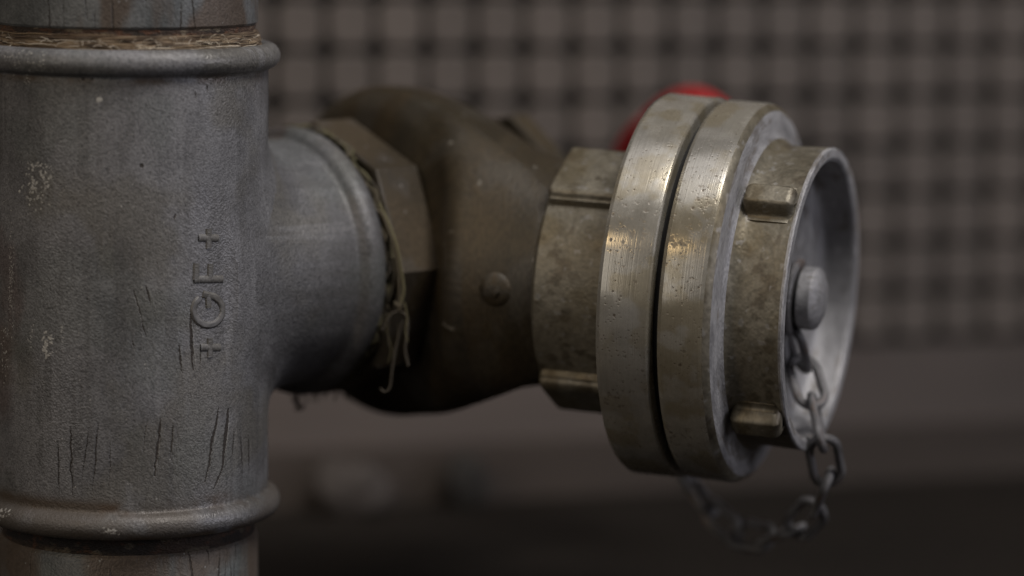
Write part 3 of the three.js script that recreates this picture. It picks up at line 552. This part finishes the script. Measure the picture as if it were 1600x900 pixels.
// ------------------------------------------------------------------ blank cap
const capT = thing('blank_cap', 'round aluminium blank cap with hollow hub, closing the hose coupling', 'cap');
{
  basis(capT, outF);
  part('locking_ring', lathe([[44, 108.9], [54.6, 108.7], [56, 109.2], [56.8, 110.4], [56.8, 121.4], [56.4, 122.5]], 240, RLEN, 0.45, 0.22), matRingB, capT);
  const edge = []; edge.push([56.4, 122.5], [55.8, 123.5], [54.6, 124.3], [53.2, 124.7], [50.5, 124.8]);
  part('worn_edge', lathe(edge.slice(0, 3), 240, 140, 0.7), matCast, capT, 'brown worn outer edge');
  part('face', lathe([...edge.slice(2), [49, 124.9], [47.6, 125.3], [46.6, 126.1]], 240, 60, 0.7), matPale, capT, 'pale worn shoulder of the cap');
  const hub = part('hub', lathe([[46.6, 126.1], [45.6, 127.2], [45, 129], [44.7, 131], [45, 141.6]], 200, 140, 0.6), matCast, capT);
  part('rim', lathe([[45, 141.6], [45.05, 142.3], [44.7, 142.7], [42.3, 142.8], [41.3, 142.3], [41, 141.4]], 200, 60, 0.5), matPale, capT, 'bright worn rim');
  part('bore', lathe([[41, 141.4], [40.8, 135.6], [40.5, 133.4], [39.6, 132.3], [38, 131.9]], 200, 60, 0.7), matPale, capT);
  part('floor', lathe([[38, 131.9], [0.01, 131.8]], 160, 60, 0.7), matPale, capT);
  const lg = lugGeo(9, 4.9, 15, 44.8, 0.8);
  for (const d of [44, 136, 224, 316]) addLug(hub, lg, d, 126.5, matCast);
  part('rivet', lathe([[4, 131.5], [4, 136.6], [9, 136.8], [9.4, 137.2], [9.4, 140.9], [8.8, 141.7], [6.4, 142.9], [3.4, 143.6], [0.01, 143.8]], 64, 60, 0.6), matPale, capT, 'domed rivet head');
}

// ------------------------------------------------------------------ chain
const chain = thing('chain', 'dark steel chain hanging from the rivet and looping under the cap', 'chain');
{
  const pivot = OC.clone().addScaledVector(A, 0.1348);
  const eye = new THREE.Group(); eye.name = 'eye_plate'; chain.add(eye); eye.position.copy(pivot);
  eye.quaternion.setFromRotationMatrix(new THREE.Matrix4().makeBasis(outF.X, A, outF.Z)); eye.rotateZ(0.04);
  part('eye_washer', lathe([[5, -0.9], [10.8, -0.9], [11.4, -0.3], [11.4, 0.5], [10.8, 1], [5, 1]], 48), matSteel, eye);
  class Oval extends THREE.Curve {
    constructor(l, w) { super(); this.l = l; this.w = w; }
    getPoint(t, o = V3()) { const r = this.w / 2, s = this.l / 2 - r, per = 4 * s + 2 * PI * r; let d = t * per; if (d < s) return o.set(r, d, 0); d -= s; if (d < PI * r) return o.set(r * Math.cos(d / r), s + r * Math.sin(d / r), 0); d -= PI * r; if (d < 2 * s) return o.set(-r, s - d, 0); d -= 2 * s; if (d < PI * r) return o.set(-r * Math.cos(d / r), -s - r * Math.sin(d / r), 0); d -= PI * r; return o.set(r, -s + d, 0); }
  }
  const wire = 0.0014, lg = new THREE.TubeGeometry(new Oval(0.0168, 0.0084), 72, wire, 10, true);
  const top = pivot.clone().addScaledVector(outF.X, -0.0105);
  const zc = -0.021;
  const P = [top, onZ(1250, 560, -0.0215), onZ(1268, 618, -0.014), onZ(1284, 690, -0.006), onZ(1294, 752, -0.013), onZ(1268, 802, -0.022), onZ(1232, 834, -0.032), onZ(1180, 842, -0.043), onZ(1133, 822, -0.053), onZ(1100, 787, -0.061), onZ(1076, 750, -0.068), onZ(1058, 705, -0.074)];
  const c = new THREE.CatmullRomCurve3(P), len = c.getLength(), pitch = 0.0168 - 2 * wire - 0.0003, n = Math.floor(len / pitch);
  let side = V3(0.3, 0, 1).normalize();
  for (let i = 0; i < n; i++) {
    const a = c.getPointAt(clamp(i * pitch / len)), b = c.getPointAt(clamp((i + 1) * pitch / len)), mid = a.clone().add(b).multiplyScalar(0.5), y = b.clone().sub(a).normalize();
    let zz = side.clone().addScaledVector(y, -side.dot(y)).normalize(); zz.applyAxisAngle(y, (i % 2 ? 0.25 : PI / 2 + 0.2) + rr(-0.25, 0.25) + i * 0.05);
    const m = part('link', lg, matSteel, chain); m.position.copy(mid); m.quaternion.setFromRotationMatrix(new THREE.Matrix4().makeBasis(y.clone().cross(zz), y, zz));
  }
}

renderer.render(scene, camera);
